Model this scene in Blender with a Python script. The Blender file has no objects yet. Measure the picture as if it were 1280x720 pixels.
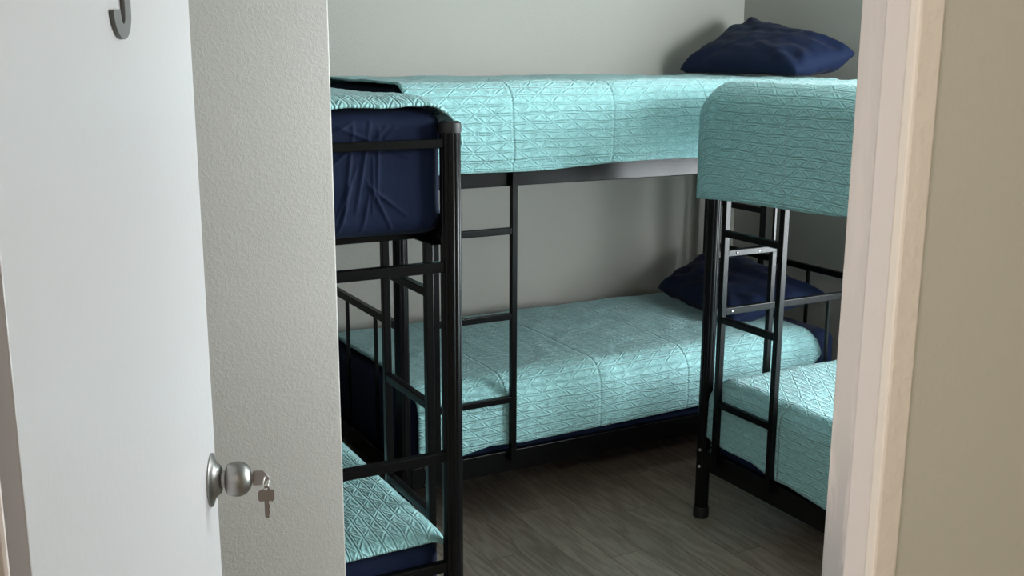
import bpy, bmesh, math, random
import numpy as np
from mathutils import Vector, Matrix, noise
random.seed(4)
S = bpy.context.scene
C = S.collection
PI = math.pi

# ------------------------------------------------------------------ camera, light, exposure
CAM_H, F_PX = 1.647, 1334.0
cd = bpy.data.cameras.new('camera'); cam = bpy.data.objects.new('camera', cd); C.objects.link(cam)
cd.sensor_width = 36.0; cd.lens = F_PX * 36.0 / 1280.0; cd.clip_start = 0.02
cam.matrix_world = (Matrix.Translation((0, 0, CAM_H)) @ Matrix.Rotation(-0.4978, 4, 'Z')
                    @ Matrix.Rotation(PI / 2 - 0.2155, 4, 'X') @ Matrix.Rotation(0.0041, 4, 'Z'))
S.camera = cam
S.view_settings.view_transform = 'Standard'; S.view_settings.look = 'None'
S.view_settings.exposure = 0.0; S.view_settings.gamma = 1.0; S.view_settings.use_curve_mapping = False

W = bpy.data.worlds.new('sky'); S.world = W; W.use_nodes = True
W.node_tree.nodes['Background'].inputs[0].default_value = (0.55, 0.72, 0.85, 1)
W.node_tree.nodes['Background'].inputs[1].default_value = 0.4

def area(name, loc, target, sx, sy, power, col):
    l = bpy.data.lights.new(name, 'AREA'); l.shape = 'RECTANGLE'; l.size = sx; l.size_y = sy
    l.energy = power; l.color = col
    o = bpy.data.objects.new(name, l); C.objects.link(o); o.location = loc
    o.rotation_euler = (Vector(target) - Vector(loc)).to_track_quat('-Z', 'Y').to_euler()
    return o
WX0, WX1, WZ0, WZ1 = 2.50, 3.45, 1.12, 2.20          # window in the front wall, right of the door
WY0, WY1, VZ0, VZ1 = 0.95, 2.15, 0.56, 2.10          # window in the right wall
area('daylight_side', (3.87, 1.55, 1.32), (1.6, 2.3, 1.15), 1.3, 1.7, 325, (0.91, 0.98, 1.0))
area('daylight_front', (2.98, 0.47, 1.66), (2.2, 3.0, 1.3), 1.1, 1.2, 235, (0.91, 0.98, 1.0))
area('corridor_lamp', (-0.75, -0.55, 2.36), (0.2, 0.2, 1.0), 0.5, 0.3, 27, (1.0, 0.94, 0.88))

# ------------------------------------------------------------------ materials
def newmat(name):
    m = bpy.data.materials.new(name); m.use_nodes = True
    nt = m.node_tree; return m, nt, nt.nodes['Principled BSDF']
def nd(nt, kind, **kw):
    n = nt.nodes.new(kind)
    for k, v in kw.items(): setattr(n, k, v)
    return n
def mth(nt, op, a, b=None, c=None):
    n = nt.nodes.new('ShaderNodeMath'); n.operation = op
    for i, v in enumerate((a, b, c)):
        if v is None: continue
        if isinstance(v, (int, float)): n.inputs[i].default_value = v
        else: nt.links.new(v, n.inputs[i])
    return n.outputs[0]
def smooth(nt, x, lo, hi, a=0.0, b=1.0):
    n = nt.nodes.new('ShaderNodeMapRange'); n.interpolation_type = 'SMOOTHSTEP'
    nt.links.new(x, n.inputs[0])
    for i, v in enumerate((lo, hi, a, b)): n.inputs[i + 1].default_value = v
    return n.outputs[0]
def noise_node(nt, vec, scale, detail=3, rough=0.55):
    n = nd(nt, 'ShaderNodeTexNoise'); n.inputs['Scale'].default_value = scale
    n.inputs['Detail'].default_value = detail; n.inputs['Roughness'].default_value = rough
    if vec is not None: nt.links.new(vec, n.inputs['Vector'])
    return n.outputs[0]
def bump(nt, b, h, strength, dist):
    n = nd(nt, 'ShaderNodeBump'); n.inputs['Strength'].default_value = strength
    n.inputs['Distance'].default_value = dist
    nt.links.new(h, n.inputs['Height']); nt.links.new(n.outputs[0], b.inputs['Normal'])
def objco(nt): return nd(nt, 'ShaderNodeTexCoord').outputs['Object']

def paint(name, col, rough=0.6, scale=160, dist=0.0012, strength=0.6, blotch=0.04):
    m, nt, b = newmat(name); co = objco(nt)
    b.inputs['Roughness'].default_value = rough
    f = noise_node(nt, co, 2.2, 4)
    mx = nd(nt, 'ShaderNodeMix', data_type='RGBA')
    mx.inputs[6].default_value = (*[c * (1 - blotch) for c in col], 1)
    mx.inputs[7].default_value = (*[min(1, c * (1 + blotch)) for c in col], 1)
    nt.links.new(f, mx.inputs[0]); nt.links.new(mx.outputs[2], b.inputs['Base Color'])
    h = smooth(nt, noise_node(nt, co, scale, 2), 0.40, 0.66)
    bump(nt, b, h, strength, dist)
    return m
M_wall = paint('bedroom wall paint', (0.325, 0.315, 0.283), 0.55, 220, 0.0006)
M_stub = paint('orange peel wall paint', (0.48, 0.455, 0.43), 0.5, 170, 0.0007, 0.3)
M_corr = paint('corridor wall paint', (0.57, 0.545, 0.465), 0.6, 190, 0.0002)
M_ceil = paint('ceiling paint', (0.42, 0.42, 0.40), 0.8)
M_door = paint('white door paint', (0.56, 0.535, 0.54), 0.38, 60, 0.0003, 0.4, 0.015)

def jamb_mat():
    m, nt, b = newmat('jamb paint with grey scuffs'); co = objco(nt)
    mp = nd(nt, 'ShaderNodeMapping'); mp.inputs['Scale'].default_value = (40, 40, 6)
    nt.links.new(co, mp.inputs[0])
    f = smooth(nt, noise_node(nt, mp.outputs[0], 1.0, 5, 0.65), 0.36, 0.52)
    sx = nd(nt, 'ShaderNodeSeparateXYZ'); nt.links.new(co, sx.inputs[0])
    f = mth(nt, 'MULTIPLY', f, smooth(nt, sx.outputs[2], 1.08, 1.36, 0.95, 0.12))
    mx = nd(nt, 'ShaderNodeMix', data_type='RGBA')
    mx.inputs[6].default_value = (0.70, 0.63, 0.59, 1); mx.inputs[7].default_value = (0.33, 0.325, 0.33, 1)
    nt.links.new(f, mx.inputs[0]); nt.links.new(mx.outputs[2], b.inputs['Base Color'])
    b.inputs['Roughness'].default_value = 0.5
    bump(nt, b, noise_node(nt, co, 60, 3), 0.3, 0.001)
    return m
M_jamb = jamb_mat()
M_stop = paint('door stop paint', (0.74, 0.66, 0.62), 0.5, 60, 0.0006, 0.4)
M_cas = paint('tan casing paint', (0.83, 0.74, 0.65), 0.5, 50, 0.001, 0.5, 0.06)

def floor_mat():
    m, nt, b = newmat('grey brown oak laminate'); co = objco(nt)
    sx = nd(nt, 'ShaderNodeSeparateXYZ'); nt.links.new(co, sx.inputs[0])
    pw, pl = 0.125, 1.2
    a = mth(nt, 'DIVIDE', sx.outputs[0], pw); row = mth(nt, 'FLOOR', a)
    off = mth(nt, 'FRACT', mth(nt, 'MULTIPLY', row, 0.381))
    c = mth(nt, 'ADD', mth(nt, 'DIVIDE', sx.outputs[1], pl), off); col = mth(nt, 'FLOOR', c)
    wn = nd(nt, 'ShaderNodeTexWhiteNoise', noise_dimensions='2D')
    cb = nd(nt, 'ShaderNodeCombineXYZ'); nt.links.new(row, cb.inputs[0]); nt.links.new(col, cb.inputs[1])
    nt.links.new(cb.outputs[0], wn.inputs['Vector'])
    # grain, shifted plank by plank
    g = nd(nt, 'ShaderNodeCombineXYZ')
    nt.links.new(mth(nt, 'ADD', mth(nt, 'MULTIPLY', sx.outputs[0], 9.0), mth(nt, 'MULTIPLY', wn.outputs[0], 31.0)), g.inputs[0])
    nt.links.new(mth(nt, 'MULTIPLY', sx.outputs[1], 1.3), g.inputs[1])
    nt.links.new(mth(nt, 'MULTIPLY', wn.outputs[0], 17.0), g.inputs[2])
    n1 = noise_node(nt, g.outputs[0], 1.1, 3)
    rings = mth(nt, 'PINGPONG', mth(nt, 'MULTIPLY', n1, 16.0), 1.0)
    mp = nd(nt, 'ShaderNodeMapping'); mp.inputs['Scale'].default_value = (160, 6, 1)
    nt.links.new(co, mp.inputs[0]); fine = noise_node(nt, mp.outputs[0], 1.0, 3)
    v = mth(nt, 'ADD', mth(nt, 'MULTIPLY', rings, 0.35), mth(nt, 'ADD', mth(nt, 'MULTIPLY', fine, 0.4), mth(nt, 'MULTIPLY', wn.outputs[0], 0.3)))
    cr = nd(nt, 'ShaderNodeValToRGB')
    cr.color_ramp.elements[0].position = 0.15; cr.color_ramp.elements[0].color = (0.165, 0.135, 0.108, 1)
    cr.color_ramp.elements[1].position = 0.85; cr.color_ramp.elements[1].color = (0.40, 0.34, 0.275, 1)
    nt.links.new(v, cr.inputs[0])
    def seam(t, w): return smooth(nt, mth(nt, 'MULTIPLY', mth(nt, 'PINGPONG', t, 0.5), 1.0), 0.0, w)
    s = mth(nt, 'MINIMUM', seam(a, 0.018), seam(c, 0.002))
    mx = nd(nt, 'ShaderNodeMix', data_type='RGBA'); mx.inputs[6].default_value = (0.07, 0.058, 0.047, 1)
    nt.links.new(s, mx.inputs[0]); nt.links.new(cr.outputs[0], mx.inputs[7])
    nt.links.new(mx.outputs[2], b.inputs['Base Color'])
    b.inputs['Roughness'].default_value = 0.42
    bump(nt, b, mth(nt, 'ADD', s, mth(nt, 'MULTIPLY', rings, 0.12)), 0.35, 0.0012)
    return m
M_floor = floor_mat()
M_cas_shade = paint('shaded casing paint', (0.34, 0.295, 0.26), 0.55, 50, 0.0006)  # left casing: shade painted in as a darker taupe base colour

def metal(name, col, rough, metallic=0.0, spec=0.5, b_scale=0, b_dist=0.0003):
    m, nt, b = newmat(name); b.inputs['Base Color'].default_value = (*col, 1)
    b.inputs['Roughness'].default_value = rough; b.inputs['Metallic'].default_value = metallic
    b.inputs['Specular IOR Level'].default_value = spec
    co = objco(nt)
    if b_scale:
        bump(nt, b, noise_node(nt, co, b_scale, 2), 0.5, b_dist)
    return m
M_black = metal('black powder coated steel', (0.004, 0.004, 0.0045), 0.26, 0.0, 0.17, 700, 0.00025)
M_plastic = metal('black plastic', (0.008, 0.008, 0.009), 0.5, 0.0, 0.4, 300, 0.0001)
M_zinc = metal('zinc plated screw', (0.75, 0.75, 0.74), 0.3, 1.0, 0.5, 400, 0.0001)
M_steel = metal('brushed satin nickel', (0.36, 0.345, 0.33), 0.36, 1.0, 0.5, 250, 0.00005)
M_key = metal('worn nickel key', (0.33, 0.29, 0.27), 0.42, 1.0, 0.5, 200, 0.0001)
M_letter = metal('dark grey brushed plastic', (0.13, 0.125, 0.12), 0.45, 0.0, 0.5, 300, 0.0001)
M_frame = metal('white window frame', (0.8, 0.8, 0.8), 0.4, 0.0, 0.5, 90, 0.0001)

def glass_mat():
    m = bpy.data.materials.new('window glass'); m.use_nodes = True; nt = m.node_tree; nt.nodes.clear()
    o = nd(nt, 'ShaderNodeOutputMaterial'); mx = nd(nt, 'ShaderNodeMixShader'); t = nd(nt, 'ShaderNodeBsdfTransparent')
    g = nd(nt, 'ShaderNodeBsdfGlossy'); g.inputs['Roughness'].default_value = 0.02
    mx.inputs[0].default_value = 0.06
    nt.links.new(t.outputs[0], mx.inputs[1]); nt.links.new(g.outputs[0], mx.inputs[2]); nt.links.new(mx.outputs[0], o.inputs[0])
    return m
M_glass = glass_mat()

def quilt_mat():
    m, nt, b = newmat('teal stitched microfibre quilt')
    uv = nd(nt, 'ShaderNodeUVMap'); uv.uv_map = 'UVMap'
    co = uv.outputs[0]
    wob = nd(nt, 'ShaderNodeTexNoise'); wob.inputs['Scale'].default_value = 9; nt.links.new(co, wob.inputs['Vector'])
    va = nd(nt, 'ShaderNodeVectorMath', operation='MULTIPLY_ADD'); va.inputs[1].default_value = (0.016, 0.022, 0)
    nt.links.new(wob.outputs['Color'], va.inputs[0]); nt.links.new(co, va.inputs[2])
    sp = nd(nt, 'ShaderNodeSeparateXYZ'); nt.links.new(va.outputs[0], sp.inputs[0])
    H, B = 0.030, 0.084
    u = mth(nt, 'DIVIDE', sp.outputs[0], H); v = mth(nt, 'DIVIDE', sp.outputs[1], B)
    pp = lambda t: mth(nt, 'PINGPONG', t, 0.5)
    dh = mth(nt, 'MULTIPLY', pp(u), H)
    dh2 = mth(nt, 'MULTIPLY', pp(mth(nt, 'ADD', u, 0.24)), H)
    hu = mth(nt, 'MULTIPLY', u, 0.5); k = 1.0 / math.sqrt(1 / B ** 2 + 1 / (2 * H) ** 2)
    d1 = mth(nt, 'MULTIPLY', pp(mth(nt, 'SUBTRACT', v, hu)), k)
    d2 = mth(nt, 'MULTIPLY', pp(mth(nt, 'ADD', v, hu)), k)
    puff = mth(nt, 'MULTIPLY', smooth(nt, dh, 0, 0.0048), smooth(nt, mth(nt, 'MINIMUM', d1, d2), 0, 0.0046, 0.30, 1.0))
    puff = mth(nt, 'MULTIPLY', puff, smooth(nt, dh2, 0, 0.003, 0.55, 1.0))
    # puckers along the stitching and packing folds
    puck = noise_node(nt, co, 75, 3, 0.6)
    near = smooth(nt, mth(nt, 'MINIMUM', dh, mth(nt, 'MINIMUM', d1, d2)), 0.0, 0.012, 1.0, 0.15)
    h = mth(nt, 'ADD', puff, mth(nt, 'MULTIPLY', mth(nt, 'MULTIPLY', puck, near), 1.5))
    s0 = nd(nt, 'ShaderNodeSeparateXYZ'); nt.links.new(co, s0.inputs[0])
    wv = noise_node(nt, co, 5, 2)
    fold = mth(nt, 'MULTIPLY', pp(mth(nt, 'ADD', mth(nt, 'DIVIDE', s0.outputs[1], 0.40), mth(nt, 'MULTIPLY', wv, 0.06))), 0.40)
    h = mth(nt, 'ADD', h, smooth(nt, fold, 0.0, 0.008, -0.9, 0.0))
    big = noise_node(nt, co, 14, 3, 0.55)
    h = mth(nt, 'ADD', h, mth(nt, 'MULTIPLY', big, 2.2))
    bump(nt, b, h, 1.0, 0.0047)
    cn = noise_node(nt, co, 30, 3)
    mx = nd(nt, 'ShaderNodeMix', data_type='RGBA')
    mx.inputs[6].default_value = (0.270, 0.530, 0.550, 1); mx.inputs[7].default_value = (0.310, 0.585, 0.600, 1)
    nt.links.new(cn, mx.inputs[0]); nt.links.new(mx.outputs[2], b.inputs['Base Color'])
    b.inputs['Roughness'].default_value = 0.62
    b.inputs['Sheen Weight'].default_value = 0.25; b.inputs['Sheen Roughness'].default_value = 0.4
    return m
M_quilt = quilt_mat()

def navy_mat(name, scale, dist):
    m, nt, b = newmat(name); co = objco(nt)
    b.inputs['Base Color'].default_value = (0.0085, 0.015, 0.043, 1)
    b.inputs['Roughness'].default_value = 0.7; b.inputs['Specular IOR Level'].default_value = 0.10
    b.inputs['Sheen Weight'].default_value = 0.03
    mp = nd(nt, 'ShaderNodeMapping'); mp.inputs['Scale'].default_value = (1.6, 1.0, 0.6); nt.links.new(co, mp.inputs[0])
    h = noise_node(nt, mp.outputs[0], scale, 4, 0.5)
    bump(nt, b, h, 0.7, dist)
    return m
M_navy = navy_mat('navy blue cotton sheet', 14, 0.005)
M_pill = navy_mat('navy blue cotton pillowcase', 11, 0.008)

# ------------------------------------------------------------------ mesh helpers
def obj(name, bm, mat, parent=None, smooth_=False, loc=None, angle=None):
    me = bpy.data.meshes.new(name)
    if isinstance(bm, bmesh.types.BMesh):
        bmesh.ops.recalc_face_normals(bm, faces=bm.faces); bm.to_mesh(me); bm.free()
    else: me = bm; me.name = name
    me.materials.append(mat)
    if smooth_:
        me.polygons.foreach_set('use_smooth', [True] * len(me.polygons))
        if angle: me.set_sharp_from_angle(angle=angle)
    o = bpy.data.objects.new(name, me); C.objects.link(o)
    if parent: o.parent = parent
    if loc: o.location = loc
    return o
def tag(o, label, cat, group=None):
    o['label'] = label; o['category'] = cat
    if group: o['group'] = group
    return o
def struct(name, bm, mat, parent=None, **k):
    o = obj(name, bm, mat, parent, **k)
    if not parent: o['kind'] = 'structure'
    return o
def empty(name, loc, rz=0):
    o = bpy.data.objects.new(name, None); C.objects.link(o); o.location = loc; o.rotation_euler = (0, 0, rz)
    o.empty_display_size = 0.1
    return o
def bx(bm, x0, x1, y0, y1, z0, z1, bev=0.0, seg=2):
    t = bmesh.new(); bmesh.ops.create_cube(t, size=1)
    for v in t.verts:
        v.co = ((x0 + x1) / 2 + v.co.x * (x1 - x0), (y0 + y1) / 2 + v.co.y * (y1 - y0), (z0 + z1) / 2 + v.co.z * (z1 - z0))
    if bev: bmesh.ops.bevel(t, geom=t.edges[:], offset=bev, segments=seg, profile=0.5, affect='EDGES')
    me = bpy.data.meshes.new('t'); t.to_mesh(me); t.free(); bm.from_mesh(me); bpy.data.meshes.remove(me)
    return bm
def box(*a, **k): return bx(bmesh.new(), *a, **k)
def lathe(bm, prof, M=None, n=40, flutes=None):
    """prof: [(r, z)], about z, moved by M"""
    M = M or Matrix(); rings = []
    for r, z in prof:
        ring = []
        for i in range(n):
            a = 2 * PI * i / n; rr = r * (flutes(a) if flutes else 1)
            ring.append(bm.verts.new(M @ Vector((rr * math.cos(a), rr * math.sin(a), z))))
        rings.append(ring)
    for a, b in zip(rings, rings[1:]):
        for i in range(n): bm.faces.new((a[i], a[(i + 1) % n], b[(i + 1) % n], b[i]))
    bm.faces.new(rings[0][::-1]); bm.faces.new(rings[-1])
    return bm
def tube(bm, pts, r, n=10):
    pts = [Vector(p) for p in pts]; rings = []; ref = None
    for i, p in enumerate(pts):
        d = (pts[min(i + 1, len(pts) - 1)] - pts[max(i - 1, 0)]).normalized()
        if ref is None: ref = d.orthogonal().normalized()
        ref = (ref - d * ref.dot(d)).normalized(); q = d.cross(ref)
        rings.append([bm.verts.new(p + r * (ref * math.cos(2 * PI * k / n) + q * math.sin(2 * PI * k / n))) for k in range(n)])
    for a, b in zip(rings, rings[1:]):
        for i in range(n): bm.faces.new((a[i], a[(i + 1) % n], b[(i + 1) % n], b[i]))
    bm.faces.new(rings[0][::-1]); bm.faces.new(rings[-1])
    return bm
def plate(outline, holes, thick):
    """flat plate in XY with holes and real thickness, centred on z = 0"""
    cu = bpy.data.curves.new('t', 'CURVE'); cu.dimensions = '2D'; cu.fill_mode = 'BOTH'
    cu.extrude = thick / 2 - 0.0003; cu.bevel_depth = 0.0003; cu.bevel_resolution = 1
    for pts in [outline] + holes:
        s = cu.splines.new('POLY'); s.points.add(len(pts) - 1); s.use_cyclic_u = True
        for q, (x, y) in zip(s.points, pts): q.co = (x, y, 0, 1)
    o = bpy.data.objects.new('t', cu); me = bpy.data.meshes.new_from_object(o)
    bpy.data.objects.remove(o); bpy.data.curves.remove(cu)
    return me

# ------------------------------------------------------------------ room shell
XL, XR, YB, YF, ZC = -0.10, 3.57, 4.20, 0.73, 2.45
YC = 0.655                                            # corridor face of the front wall
OX0, OX1, OZ = -0.020, 0.759, 2.06                    # door opening
struct('floor', box(-1.3, 3.68, -1.0, 4.3, -0.06, 0.0), M_floor)
struct('ceiling', box(-1.3, 3.68, -1.0, 4.3, ZC, ZC + 0.08), M_ceil)
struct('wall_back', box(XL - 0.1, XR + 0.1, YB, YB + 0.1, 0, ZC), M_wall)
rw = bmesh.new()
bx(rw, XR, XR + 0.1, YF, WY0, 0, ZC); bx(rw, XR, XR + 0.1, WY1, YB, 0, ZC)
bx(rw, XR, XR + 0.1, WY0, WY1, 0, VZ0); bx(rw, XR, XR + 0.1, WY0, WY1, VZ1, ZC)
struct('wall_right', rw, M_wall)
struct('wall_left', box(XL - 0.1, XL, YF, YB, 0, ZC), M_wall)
fw = bmesh.new()
bx(fw, -1.3, OX0, YC, YF, 0, ZC); bx(fw, OX0, OX1, YC, YF, OZ, ZC)
bx(fw, OX1, WX0, YC, YF, 0, ZC); bx(fw, WX0, WX1, YC, YF, 0, WZ0); bx(fw, WX0, WX1, YC, YF, WZ1, ZC)
bx(fw, WX1, XR + 0.1, YC, YF, 0, ZC)
struct('wall_front', fw, M_corr)
struct('wall_stub', box(XL, 0.706, 2.05, 2.155, 0, ZC, bev=0.004, seg=3), M_stub, smooth_=True, angle=0.6)
struct('wall_corridor', box(1.18, 1.28, -1.0, YC, 0, ZC), M_corr)
struct('wall_corridor_left', box(-1.3, -1.2, -1.0, YC, 0, ZC), M_corr)
struct('wall_corridor_back', box(-1.3, 1.28, -1.08, -0.98, 0, ZC), M_corr)

# jamb lining (rebate), stop and casing
j = bmesh.new()
bx(j, 0.755, 0.773, 0.650, 0.728, 0, OZ - 0.01, bev=0.002); bx(j, -0.036, -0.016, 0.650, 0.728, 0, OZ - 0.01, bev=0.002)
bx(j, -0.036, 0.773, 0.650, 0.728, OZ - 0.012, OZ + 0.008, bev=0.002)
struct('trim_1', j, M_jamb)
s = bmesh.new()
bx(s, 0.742, 0.7545, 0.656, 0.6885, 0, OZ - 0.014, bev=0.003); bx(s, -0.0155, 0.017, 0.656, 0.6885, 0, OZ - 0.014, bev=0.003)
bx(s, 0.017, 0.742, 0.656, 0.6885, OZ - 0.04, OZ - 0.0135, bev=0.003)
struct('trim_2', s, M_stop)
c = bmesh.new()
bx(c, 0.7345, 0.7655, 0.643, 0.656, 0, OZ + 0.02, bev=0.003); bx(c, 0.0, 0.7345, 0.643, 0.656, OZ - 0.012, OZ + 0.02, bev=0.003)
struct('trim_3', c, M_cas)
struct('trim_4', box(-0.14, 0.0075, 0.640, 0.6565, 0, OZ + 0.02, bev=0.003), M_cas_shade)

# windows: white frame with a middle post, one pane of glass
def window(name, M, w, h):
    t = 0.05; f = bmesh.new()
    bx(f, 0, t, -0.04, 0.04, 0, h, bev=0.003); bx(f, w - t, w, -0.04, 0.04, 0, h, bev=0.003)
    bx(f, t, w - t, -0.04, 0.04, 0, t, bev=0.003); bx(f, t, w - t, -0.04, 0.04, h - t, h, bev=0.003)
    o = struct(name, f, M_frame); o.matrix_world = M
    obj('window_pane', box(t, w - t, -0.003, 0.003, t, h - t), M_glass, o)
window('window_1', Matrix.Translation((XR + 0.05, WY0, VZ0)) @ Matrix.Rotation(PI / 2, 4, 'Z'), WY1 - WY0, VZ1 - VZ0)
window('window_2', Matrix.Translation((WX0, (YC + YF) / 2, WZ0)), WX1 - WX0, WZ1 - WZ0)

# ------------------------------------------------------------------ open door, its letter, lock and keys
TH = math.radians(68)
dvec = Vector((math.cos(TH), math.sin(TH), 0)); nvec = Vector((math.sin(TH), -math.cos(TH), 0))
door0 = Vector((-0.002, 0.73, 0)) + 0.036 * nvec      # outer face, hinge edge, floor
MD = Matrix.Translation(door0) @ Matrix(((dvec.x, nvec.x, 0, 0), (dvec.y, nvec.y, 0, 0), (0, 0, 1, 0), (0, 0, 0, 1)))
# MD columns: X along the door, Y out of its corridor face, Z up
db = bmesh.new(); bx(db, 0.0, 0.699, -0.036, 0.0, 0.012, 2.035, bev=0.0015)
door = struct('door_1', db, M_door); door.matrix_world = MD

def jpts():
    cx, cz = 0.3425, 1.6845; out = []
    out += [(0.375, 1.765), (0.3525, 1.765), (0.3525, cz)]
    out += [(cx + 0.0015 + 0.0085 * math.cos(a), cz + 0.0125 * math.sin(a)) for a in np.linspace(0, -PI, 14)]
    out += [(0.3360, cz), (0.3102, cz - 0.002)]
    out += [(cx + 0.0325 * math.cos(a), cz + 0.0255 * math.sin(a)) for a in np.linspace(-PI + 0.1, -0.05, 24)]
    return out
lt = obj('door_letter', plate(jpts(), [], 0.004), M_letter, door)
lt.matrix_local = Matrix.Translation((0, 0.0022, 0)) @ Matrix.Rotation(PI / 2, 4, 'X')
lt['label'] = 'dark grey letter'

KD, KZ = 0.659, 1.106
MK = Matrix.Translation((KD, 0, KZ)) @ Matrix.Rotation(-PI / 2, 4, 'X')      # lathe z -> door +Y
kb = lathe(bmesh.new(), [(0.0010, 0.0522), (0.0080, 0.0518), (0.0130, 0.0500), (0.0178, 0.0466), (0.0210, 0.0422), (0.0226, 0.0375), (0.0228, 0.0330), (0.0220, 0.0270),
    (0.0204, 0.0225), (0.0180, 0.0196), (0.0130, 0.0186), (0.0112, 0.0182), (0.0112, 0.0100)][::-1], MK, 56)
knob = obj('door_knob', kb, M_steel, door, smooth_=True, angle=0.7); knob['label'] = 'brushed nickel round knob'
obj('rosette', lathe(bmesh.new(), [(0.0345, 0.0002), (0.0347, 0.0020), (0.0325, 0.0032), (0.0270, 0.0044), (0.0225, 0.0075), (0.0185, 0.0120), (0.0150, 0.0138), (0.0115, 0.0140)], MK, 56), M_steel, knob, smooth_=True, angle=0.8)
obj('lock_cylinder', lathe(bmesh.new(), [(0.0065, 0.0515), (0.0065, 0.0528), (0.0058, 0.0532)], MK, 28), M_key, knob, smooth_=True, angle=0.6)

circ = lambda x, y, r, n=16: [(x + r * math.cos(2 * PI * i / n), y + r * math.sin(2 * PI * i / n)) for i in range(n)]
# key in the lock: plate plane = door normal x up, bow sticks out of the keyhole
bow = [(0.000, -0.0095), (0.0125, -0.0095), (0.0145, -0.008), (0.0200, -0.0005), (0.0205, 0.0005), (0.0140, 0.0090), (0.0120, 0.0100), (0.0012, 0.0100), (0.0, 0.0090)]
key1 = obj('key', plate([(-0.012, -0.003)] + [(0.0, -0.003)] + bow + [(0.0, 0.003), (-0.012, 0.003)], [circ(0.0155, 0.0008, 0.0024)], 0.0021), M_key)
X, Y_, Z_ = nvec, Vector((0, 0, 1)), nvec.cross(Vector((0, 0, 1)))
def frame(org, ax, ay):
    az = ax.cross(ay)
    return Matrix(((ax.x, ay.x, az.x, org.x), (ax.y, ay.y, az.y, org.y), (ax.z, ay.z, az.z, org.z), (0, 0, 0, 1)))
org1 = MD @ Vector((KD, 0.0535, KZ))
key1.matrix_world = frame(org1, nvec, Vector((0, 0, 1)))
tag(key1, 'nickel key pushed into the lock of the round door knob', 'key')
hole = org1 + nvec * 0.0155 + Vector((0, 0, 0.0008))
rc = hole + Vector((0, 0, -0.0078)) + nvec * 0.0005
rb = bmesh.new()
ringpts = [rc + 0.0088 * (dvec * math.cos(a) * 0.95 + nvec * math.cos(a) * 0.3 + Vector((0, 0, 1)) * math.sin(a)) for a in np.linspace(0, 2 * PI, 33)]
tube(rb, ringpts, 0.0008, 8)
ring = obj('key_ring', rb, M_zinc, smooth_=True)
tag(ring, 'small thin wire ring joining the two keys below the door knob', 'key ring')
k2o = []
k2o = [(-0.0105, -0.006), (-0.0105, -0.016), (-0.0085, -0.0185), (-0.0028, -0.0185), (-0.0028, -0.040), (-0.0018, -0.0425), (0.0006, -0.0425),
       (0.0028, -0.0405), (0.0016, -0.0385), (0.0036, -0.0365), (0.0040, -0.0325), (0.0022, -0.0305), (0.0036, -0.0285), (0.0036, -0.0245), (0.0024, -0.0225), (0.0030, -0.0185),
       (0.0062, -0.0185), (0.0068, -0.0200), (0.0080, -0.0185), (0.0100, -0.0165), (0.0105, -0.005), (0.0090, -0.0035), (0.0045, -0.0030), (0.0035, 0.0010), (0.0005, 0.0025), (-0.0030, 0.0012), (-0.0045, -0.0030), (-0.0085, -0.0035)]
key2 = obj('key', plate(k2o, [circ(0, -0.0022, 0.0021)], 0.0021), M_key)
h2 = rc + Vector((0, 0, -0.0088))
key2.matrix_world = frame(h2 + Vector((0, 0, 0.0022)), (nvec * 0.97 + dvec * 0.1).normalized(), Vector((0, 0, 1)))
tag(key2, 'nickel key with notched blade hanging free from the small ring', 'key')

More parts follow.
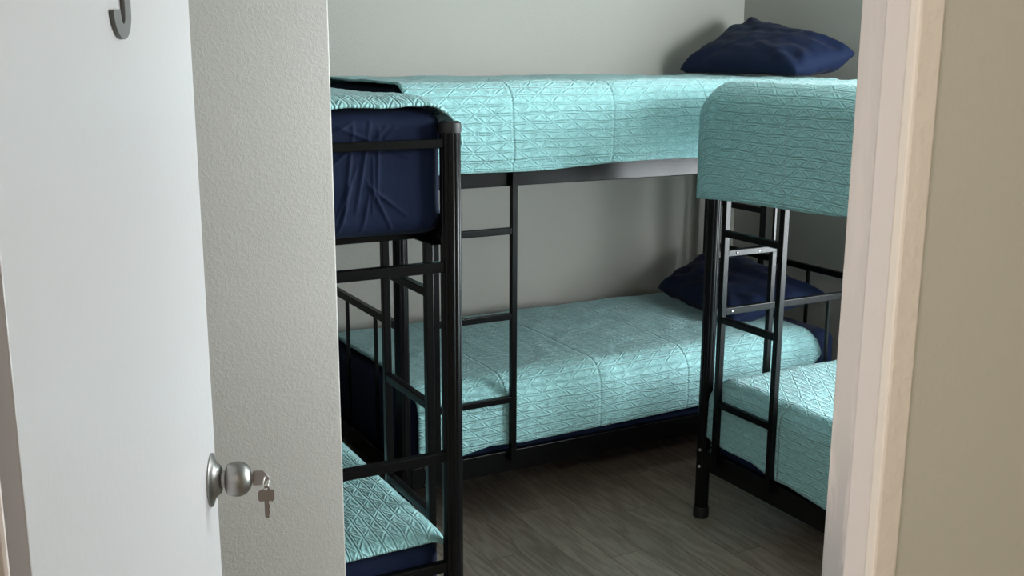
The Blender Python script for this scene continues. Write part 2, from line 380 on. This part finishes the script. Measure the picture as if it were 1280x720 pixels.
# ------------------------------------------------------------------ bunk beds
# local frame of a bed: x along its length (0 = end with the ladder), y across (0 = ladder side), z up
BW = 0.93
ZU0, ZU1, ZL0, ZL1, HP = 1.213, 1.285, 0.190, 0.268, 1.5
def flute(a): return 1.0 - 0.07 * max(0.0, math.cos(10 * a)) ** 3
def screw(bm, p, axis, r=0.0055):
    z = Vector(axis); M = Matrix.Translation(p) @ z.to_track_quat('Z', 'Y').to_matrix().to_4x4()
    return lathe(bm, [(r, -0.004), (r, 0.0015), (r * 0.75, 0.0034), (r * 0.3, 0.0040)], M, 14)
def bunk(loc, rz, label, ends, lad, bolts, BL):
    r = empty('bunk_bed', loc, rz); tag(r, label, 'bunk bed'); r['span'] = BL
    for px in (0, BL):
        for py in (0, BW):
            p = obj('post', lathe(bmesh.new(), [(0.0245, 0.03), (0.0245, HP - 0.022)], Matrix.Translation((px, py, 0)), 80, flute), M_black, r, smooth_=True, angle=0.9)
            obj('post_cap', lathe(bmesh.new(), [(0.0262, HP - 0.026), (0.0266, HP - 0.012), (0.0250, HP - 0.004), (0.0200, HP - 0.0005), (0.010, HP)], Matrix.Translation((px, py, 0)), 36), M_plastic, p, smooth_=True, angle=0.7)
            obj('post_foot', lathe(bmesh.new(), [(0.0255, 0.0), (0.0285, 0.004), (0.0285, 0.034), (0.0262, 0.042), (0.0240, 0.042)], Matrix.Translation((px, py, 0)), 36), M_plastic, p, smooth_=True, angle=0.6)
    for z0, z1 in ((ZU0, ZU1), (ZL0, ZL1)):
        for py in (0, BW):
            sgn = 1 if py == 0 else -1
            b = box(0.022, BL - 0.022, py - 0.013, py + 0.013, z0, z1, bev=0.003)
            bx(b, 0.022, BL - 0.022, min(py, py + sgn * 0.04), max(py, py + sgn * 0.04), z0 + 0.001, z0 + 0.004)     # inner lip of the angle rail
            obj('side_rail', b, M_black, r)
        for px in ((0, BL) if z0 == ZL0 else (BL,)):
            obj('end_rail', box(px - 0.013, px + 0.013, 0.022, BW - 0.022, z0, z1, bev=0.003), M_black, r)
        sl = bmesh.new()
        for k in range(13): bx(sl, 0.10 + k * (BL - 0.23) / 12, 0.13 + k * (BL - 0.23) / 12, 0.014, BW - 0.014, z0 + 0.005, z0 + 0.021, bev=0.002)
        obj('slat_deck', sl, M_black, r)
    for px, spec in zip((0, BL), ends):
        for kind, *v in spec:
            if kind == 'rail':
                z, y0, y1, h = v
                obj('cross_rail', box(px - 0.011, px + 0.011, max(y0, 0.020), min(y1, BW - 0.020), z - h / 2, z + h / 2, bev=0.0025), M_black, r)
            elif kind == 'bar':
                y, z0, z1, w = v
                obj('upright_bar', box(px - w / 2, px + w / 2, y - w / 2, y + w / 2, z0, z1, bev=0.0015), M_black, r)
            elif kind == 'screw':
                for (y, z) in v[0]: obj('rail_screw', screw(bmesh.new(), (px + v[1] * 0.0115, y, z), (v[1], 0, 0), 0.004), M_zinc, r)
    x0, x1 = lad
    l = empty('ladder', (0, 0, 0)); l.parent = r
    for x in (x0, x1):
        b = box(x - 0.0105, x + 0.0105, -0.037, -0.0155, 0.235, ZU1 + 0.006, bev=0.002)
        bx(b, x - 0.0105, x + 0.0105, -0.037, 0.018, ZU1 + 0.002, ZU1 + 0.007, bev=0.001)
        bx(b, x - 0.0105, x + 0.0105, 0.0145, 0.0185, ZU1 - 0.03, ZU1 + 0.007, bev=0.001)
        obj('ladder_rail', b, M_black, l)
    for z in (1.063, 0.765, 0.465):
        b = box(x0 + 0.009, x1 - 0.009, -0.0365, -0.016, z - 0.0115, z + 0.0115, bev=0.003)
        o = obj('rung', b, M_black, l)
    for bp in bolts:
        for z in (0.263, 0.200):
            p, ax = bp
            obj('bolt', screw(bmesh.new(), (p[0], p[1], z), ax), M_zinc, r, smooth_=True, angle=0.6)
    return r
def std_end(bars=(0.237, 0.522, 0.807)):
    return [('rail', 0.763, 0, BW, 0.026)] + [('bar', y, ZL1 - 0.004, 0.752, 0.012) for y in bars] + [('rail', 1.45, 0, BW, 0.026)]
foot_a = [('rail', 1.45, 0, BW, 0.021), ('rail', 1.166, 0, BW, 0.025), ('rail', 0.701, 0, BW, 0.025), ('rail', 0.414, 0, BW, 0.026)]
end_c = [('rail', 0.763, 0, BW, 0.026), ('rail', 0.972, 0, 0.285, 0.024), ('bar', 0.275, ZL1 - 0.004, 0.962, 0.020), ('bar', 0.275, 0.980, ZU0 + 0.004, 0.011),
         ('bar', 0.565, ZL1 - 0.004, 0.752, 0.012), ('bar', 0.850, ZL1 - 0.004, 0.752, 0.012), ('rail', 1.45, 0, BW, 0.026),
         ('screw', ((0.10, 0.972), (0.20, 0.972), (0.09, 0.763)), 1)]
head_b = [('rail', 0.742, 0, BW, 0.026), ('rail', 0.952, 0.545, BW, 0.026), ('bar', 0.545, ZL1 - 0.004, ZU0 + 0.004, 0.020),
          ('bar', 0.237, ZL1 - 0.004, 0.752, 0.012), ('rail', 1.45, 0, BW, 0.026)]
PA, PB, PC = (1.038, 2.208, 0), (1.309, 3.171, 0), (2.346, 2.864, 0)
bedA = bunk(PA, PI / 2, 'black metal bunk bed end-on beside the grey partition wall', (foot_a, std_end()), (0.190, 0.480), [((0.0, -0.0245), (0, -1, 0))], 1.95)
bedB = bunk(PB, 0, 'black metal bunk bed lying along the back wall', (std_end(), head_b), (0.112, 0.405), [((0.075, -0.0135), (0, -1, 0))], 2.02)
bedC = bunk(PC, -PI / 2, 'black metal bunk bed along the right wall beside the door jamb', (end_c, std_end()), (0.096, 0.373), [((0.008, -0.0240), (0.2, -1, 0))], 2.02)
def bed_M(b): return Matrix.Translation(b.location) @ Matrix.Rotation(b.rotation_euler.z, 4, 'Z')

# ------------------------------------------------------------------ mattresses (navy fitted sheets)
def grid_mesh(P, uvs=None, wrap=False):
    """P: (n, m, 3) array -> mesh of quads"""
    n, m, _ = P.shape
    me = bpy.data.meshes.new('t'); idx = np.arange(n * m).reshape(n, m)
    a, b, c_, d = idx[:-1, :-1], idx[1:, :-1], idx[1:, 1:], idx[:-1, 1:]
    F = np.stack([a, b, c_, d], -1).reshape(-1, 4)
    me.from_pydata(P.reshape(-1, 3).tolist(), [], F.tolist())
    if uvs is not None:
        u = me.uv_layers.new(name='UVMap'); li = np.empty(len(me.loops), np.int32); me.loops.foreach_get('vertex_index', li)
        u.data.foreach_set('uv', uvs.reshape(-1, 2)[li].astype(np.float32).ravel())
    me.validate(); me.update()
    return me
def rbox(x0, x1, y0, y1, z0, z1, r, step, disp=None, fine=None):
    """rounded box from six grids welded together; disp(point, normal) -> offset along the normal"""
    bm = bmesh.new(); c_ = Vector(((x0 + x1) / 2, (y0 + y1) / 2, (z0 + z1) / 2)); h = Vector(((x1 - x0) / 2, (y1 - y0) / 2, (z1 - z0) / 2))
    inner = h - Vector((r, r, r))
    N = [max(4, int(2 * h[i] / (step if i == 0 or not fine else fine))) for i in range(3)]
    for ax in range(3):
        a, b = [i for i in range(3) if i != ax]
        for sg in (-1, 1):
            vs = [[None] * (N[b] + 1) for _ in range(N[a] + 1)]
            for i in range(N[a] + 1):
                for k in range(N[b] + 1):
                    q = Vector((0, 0, 0)); q[ax] = sg * h[ax]; q[a] = -h[a] + 2 * h[a] * i / N[a]; q[b] = -h[b] + 2 * h[b] * k / N[b]
                    core = Vector([max(-inner[t], min(inner[t], q[t])) for t in range(3)])
                    nrm = (q - core).normalized(); pt = core + nrm * r + c_
                    if disp: pt = pt + nrm * disp(pt, nrm)
                    vs[i][k] = bm.verts.new(pt)
            for i in range(N[a]):
                for k in range(N[b]):
                    bm.faces.new((vs[i][k], vs[i + 1][k], vs[i + 1][k + 1], vs[i][k + 1]))
    bmesh.ops.remove_doubles(bm, verts=bm.verts, dist=1e-4)
    return bm
def sheet_disp(p, n):
    return 0.004 * noise.noise(p * 4.0) + 0.0015 * noise.noise(p * 11.0)
CREASE = [((0.16, 1.50), (0.20, 1.30)), ((0.20, 1.49), (0.23, 1.28)), ((0.235, 1.49), (0.07, 1.42)), ((0.14, 1.485), (0.15, 1.31)), ((0.12, 1.49), (0.17, 1.44)), ((0.10, 1.485), (0.15, 1.44)),
          ((0.155, 1.42), (0.16, 1.30)), ((0.21, 1.44), (0.265, 1.40)), ((0.195, 1.40), (0.25, 1.28)), ((0.17, 1.37), (0.115, 1.26)), ((0.21, 1.36), (0.24, 1.26)), ((0.165, 1.35), (0.185, 1.26)), ((0.17, 1.36), (0.08, 1.29)), ((0.265, 1.47), (0.20, 1.50))]
def crease_disp(p, n):
    d = sheet_disp(p, n)
    if n.x < -0.5:                                     # the foot end seen from the door (bed local: y across)
        q = Vector((p.y - 0.022, p.z))
        for a, b in CREASE:
            a, b = Vector(a), Vector(b); t = max(0, min(1, (q - a).dot(b - a) / (b - a).length_squared))
            e = (q - (a + (b - a) * t)).length
            d += 0.0050 * math.exp(-(e / 0.0036) ** 2) * (1 - 0.6 * abs(2 * t - 1))
    return d
def mattress(bed, z0, z1, label, x0=0.022, disp=sheet_disp, step=0.035, r=0.045, fine=None, y0=0.018):
    bm = rbox(x0, bed['span'] - 0.022, y0, BW - 0.018, z0, z1, r, step, disp, fine)
    o = obj('mattress', bm, M_navy, smooth_=True); o.matrix_world = bed_M(bed)
    return tag(o, label, 'mattress')
ZM0u, ZM1u, ZM0l, ZM1l = ZU0 + 0.026, 1.535, ZL0 + 0.026, 0.512
mattress(bedA, ZM0u, 1.528, 'navy sheeted upper mattress showing its creased end beside the partition wall', disp=crease_disp, step=0.030, r=0.042, fine=0.0032, y0=0.002)
mattress(bedA, ZM0l, 0.478, 'navy sheeted lower mattress with its end low beside the partition wall')
mattress(bedB, ZM0u, ZM1u, 'navy sheeted upper mattress of the bunk bed along the back wall')
mattress(bedB, ZM0l, ZM1l, 'navy sheeted lower mattress of the bunk bed along the back wall')
mattress(bedC, ZM0u, ZM1u, 'navy sheeted upper mattress of the bunk bed beside the door jamb')
mattress(bedC, ZM0l, ZM1l, 'navy sheeted lower mattress of the bunk bed beside the door jamb')

# ------------------------------------------------------------------ quilts
def quilt(bed, label, s0, s1, zt, front, back, yf=-0.03, yb=BW + 0.012, r=0.07, drop0=None, drop1=None, seed=0, edge0=None, swell=0.012, wave=1.0, hem=0.0, du=0.012, ds=0.015):
    """front(s), back(s): height of the hanging hem; drop0/drop1: how far the cloth bends down over the two ends"""
    rnd = seed * 13.7
    ns = int((s1 - s0) / ds); S_ = np.linspace(s0, s1, ns)
    L_hang = 0.40; top = (yb - yf)
    nu_h, nu_t = 30, int(top / du)
    P = np.zeros((ns, 2 * nu_h + nu_t, 3)); UV = np.zeros((ns, 2 * nu_h + nu_t, 2))
    for i, s in enumerate(S_):
        zf, zb = front(s), back(s)
        z_top = zt + 0.006 * noise.noise(Vector((s * 2.2, rnd, 0)))
        dz = 0.0
        if drop0 is not None: dz -= drop0 * max(0.0, 1 - (s - s0) / 0.07) ** 2
        if drop1 is not None: dz -= drop1 * max(0.0, 1 - (s1 - s) / 0.07) ** 2
        # path: front hem up, quarter arc, top, quarter arc, down to the back hem
        arc = PI / 2 * r
        lf = z_top + dz - r - zf; lb = z_top + dz - r - zb; lt_ = top - 2 * r
        tot = lf + arc + lt_ + arc + lb
        n = P.shape[1]
        # even spacing along the path
        for k in range(n):
            e = tot * k / (n - 1)
            if e < lf: y, z, ny, nz = yf, zf + e, -1, 0; hang = 1 - e / max(lf, 1e-6)
            elif e < lf + arc:
                a = (e - lf) / r; y, z, ny, nz = yf + r - r * math.cos(a), z_top + dz - r + r * math.sin(a), -math.cos(a), math.sin(a); hang = 0
            elif e < lf + arc + lt_: y, z, ny, nz = yf + r + (e - lf - arc), z_top + dz, 0, 1; hang = 0
            elif e < lf + 2 * arc + lt_:
                a = (e - lf - arc - lt_) / r; y, z, ny, nz = yb - r + r * math.sin(a), z_top + dz - r + r * math.cos(a), math.sin(a), math.cos(a); hang = 0
            else: y, z, ny, nz = yb, z_top + dz - r - (e - lf - 2 * arc - lt_), 1, 0; hang = 0
            u = e - lf
            q = Vector((s * 5.0, u * 5.0, rnd))
            d = swell * noise.noise(q * 0.7) * (0.6 if nz > 0.9 else 0.35) + 0.004 * noise.noise(q * 2.2) + 0.0016 * noise.noise(q * 6.0)
            if ny < -0.5: d = (abs(d) * 0.6 + 0.010 * hang * (0.5 + 0.5 * math.sin(s * 11 + rnd))) * wave     # hanging front waves outward
            if hem and ny < -0.5 and e < 0.040 - 0.016 * s: d -= hem
            if ny > 0.5: d = 0.002
            if nz > 0.5: d = abs(d)
            P[i, k] = (s, y + ny * d, z + nz * d); UV[i, k] = (u, s)
        if edge0: P[i, :, 0] += edge0(S_[i], P[i], s0, s1)
    P[:, :, 0] += 0.004 * np.sin(P[:, :, 1] * 9 + rnd)
    me = grid_mesh(P, UV)
    o = obj('quilt', me, M_quilt, smooth_=True); o.matrix_world = bed_M(bed)
    so = o.modifiers.new('thickness', 'SOLIDIFY'); so.thickness = 0.007; so.offset = 0.0
    return tag(o, label, 'quilt')
lin = lambda a, za, b, zb: (lambda s: za + (zb - za) * min(1, max(0, (s - a) / (b - a))) + 0.004 * math.sin(9 * s))
def piece(pts):
    xs, zs = zip(*pts)
    return lambda s: float(np.interp(s, xs, zs))
def round_corner(rad, amount):
    """pull the hem corners in at the far end (s1)"""
    return None
# A: upper and lower, ends flush with the foot end
quilt(bedA, 'teal quilt on the upper bunk beside the partition wall', 0.000, 1.90, 1.548, lin(0, 1.445, 1.9, 1.44), lin(0, 1.30, 1.9, 1.30), r=0.085, drop0=0.016, seed=1, yf=-0.031, wave=0.2)
quilt(bedA, 'teal quilt on the lower bunk beside the partition wall', 0.012, 1.90, 0.498, lin(0, 0.44, 1.9, 0.36), lin(0, 0.33, 1.9, 0.33), r=0.05, drop0=0.02, seed=2, yf=0.004, yb=BW - 0.004, swell=0.006)
# B
quilt(bedB, 'teal quilt draped over the upper bunk along the back wall', 0.01, 1.90, 1.556, lin(0.2, 1.262, 1.25, 1.284), lin(0, 1.40, 1.9, 1.40), r=0.09, yf=-0.044, seed=3, hem=0.009)
quilt(bedB, 'teal quilt on the lower bunk along the back wall', 0.055, 1.885, 0.534, piece([(0, .285), (.2, .280), (.33, .300), (.45, .290), (1.25, .303), (1.7, .31), (1.78, .34), (1.9, .44)]), lin(0, 0.36, 1.9, 0.36), r=0.095, yf=-0.009, wave=0.3, seed=4, drop1=0.03)
# C
quilt(bedC, 'teal quilt hanging low over the upper bunk beside the door jamb', -0.034, 1.90, 1.557, lin(0, 1.170, 0.65, 1.195), lin(0, 1.36, 1.9, 1.36), r=0.085, yf=-0.046, seed=5, drop0=0.035, swell=0.008)
quilt(bedC, 'teal quilt on the lower bunk beside the door jamb', 0.030, 1.90, 0.538, piece([(0, .33), (.06, .31), (.13, .303), (.27, .303), (.33, .288), (.40, .280), (.43, .284), (.62, .27), (1.9, .28)]), lin(0, 0.36, 1.9, 0.36), r=0.06, yf=-0.009, wave=0.3, seed=6, drop0=0.03, swell=0.008)

# ------------------------------------------------------------------ pillows
def pillow(c00, c10, c11, c01, h, zmin, label, seed, sag=0.0):
    """pillowcase spanned between four corners (u from c00 to c10, v from c00 to c01), flat where it rests at zmin"""
    n, m = 64, 48; bm = bmesh.new(); rows = {}
    c00, c10, c11, c01 = map(Vector, (c00, c10, c11, c01)); ctr = (c00 + c10 + c11 + c01) / 4
    nrm = ((c10 + c11 - c00 - c01).cross(c01 + c11 - c00 - c10)).normalized()
    if nrm.z < 0: nrm = -nrm
    for side in (1, -1):
        for i in range(n + 1):
            for k in range(m + 1):
                edge = i in (0, n) or k in (0, m)
                if edge and (i, k) in rows: continue
                u, v = -1 + 2 * i / n, -1 + 2 * k / m
                pu = u * (1 - 0.035 * (1 - v * v) * abs(u) ** 3); pv = v * (1 - 0.035 * (1 - u * u) * abs(v) ** 3)
                a, b = (pu + 1) / 2, (pv + 1) / 2
                p = (c00 * (1 - a) + c10 * a) * (1 - b) + (c01 * (1 - a) + c11 * a) * b
                t = (max(0, 1 - abs(u) ** 3.0) * max(0, 1 - abs(v) ** 3.0)) ** 0.43
                q = Vector((u * 1.7, v * 1.3, seed)); mxx = max(abs(u), abs(v))
                wr = 0.12 * noise.noise(q * 1.4) + 0.09 * noise.noise(q * 3.5)
                fold = max(0, abs(u) + abs(v) - 0.85) * 0.22 * math.sin(11 * (abs(u) - abs(v)) + seed + side)
                z = side * h * t * (1 + wr) + 0.008 * noise.noise(q * 2.3) + h * fold * (1 - mxx ** 8)
                p = p + nrm * z
                if p.z < zmin: p.z = zmin + 0.0015 * noise.noise(q * 9)
                rows[(i, k) if edge else (i, k, side)] = bm.verts.new(p - ctr)
    g = lambda i, k, sd: rows[(i, k)] if (i in (0, n) or k in (0, m)) else rows[(i, k, sd)]
    for sd in (1, -1):
        for i in range(n):
            for k in range(m):
                f = (g(i, k, sd), g(i + 1, k, sd), g(i + 1, k + 1, sd), g(i, k + 1, sd))
                bm.faces.new(f if sd > 0 else f[::-1])
    o = obj('pillow', bm, M_pill, smooth_=True, loc=ctr)
    return tag(o, label, 'pillow')
# one long edge raised: leaning towards the right wall
pillow((3.07, 4.04, 1.580), (3.10, 3.31, 1.580), (3.38, 3.27, 1.652), (3.44, 4.01, 1.795), 0.092, 1.567, 'navy pillow propped up on the upper bunk along the back wall', 1.0)
pillow((2.95, 3.99, 0.575), (2.85, 3.33, 0.570), (3.20, 3.17, 0.685), (3.26, 3.96, 0.740), 0.075, 0.543, 'navy pillow propped up on the lower bunk along the back wall', 7.3)
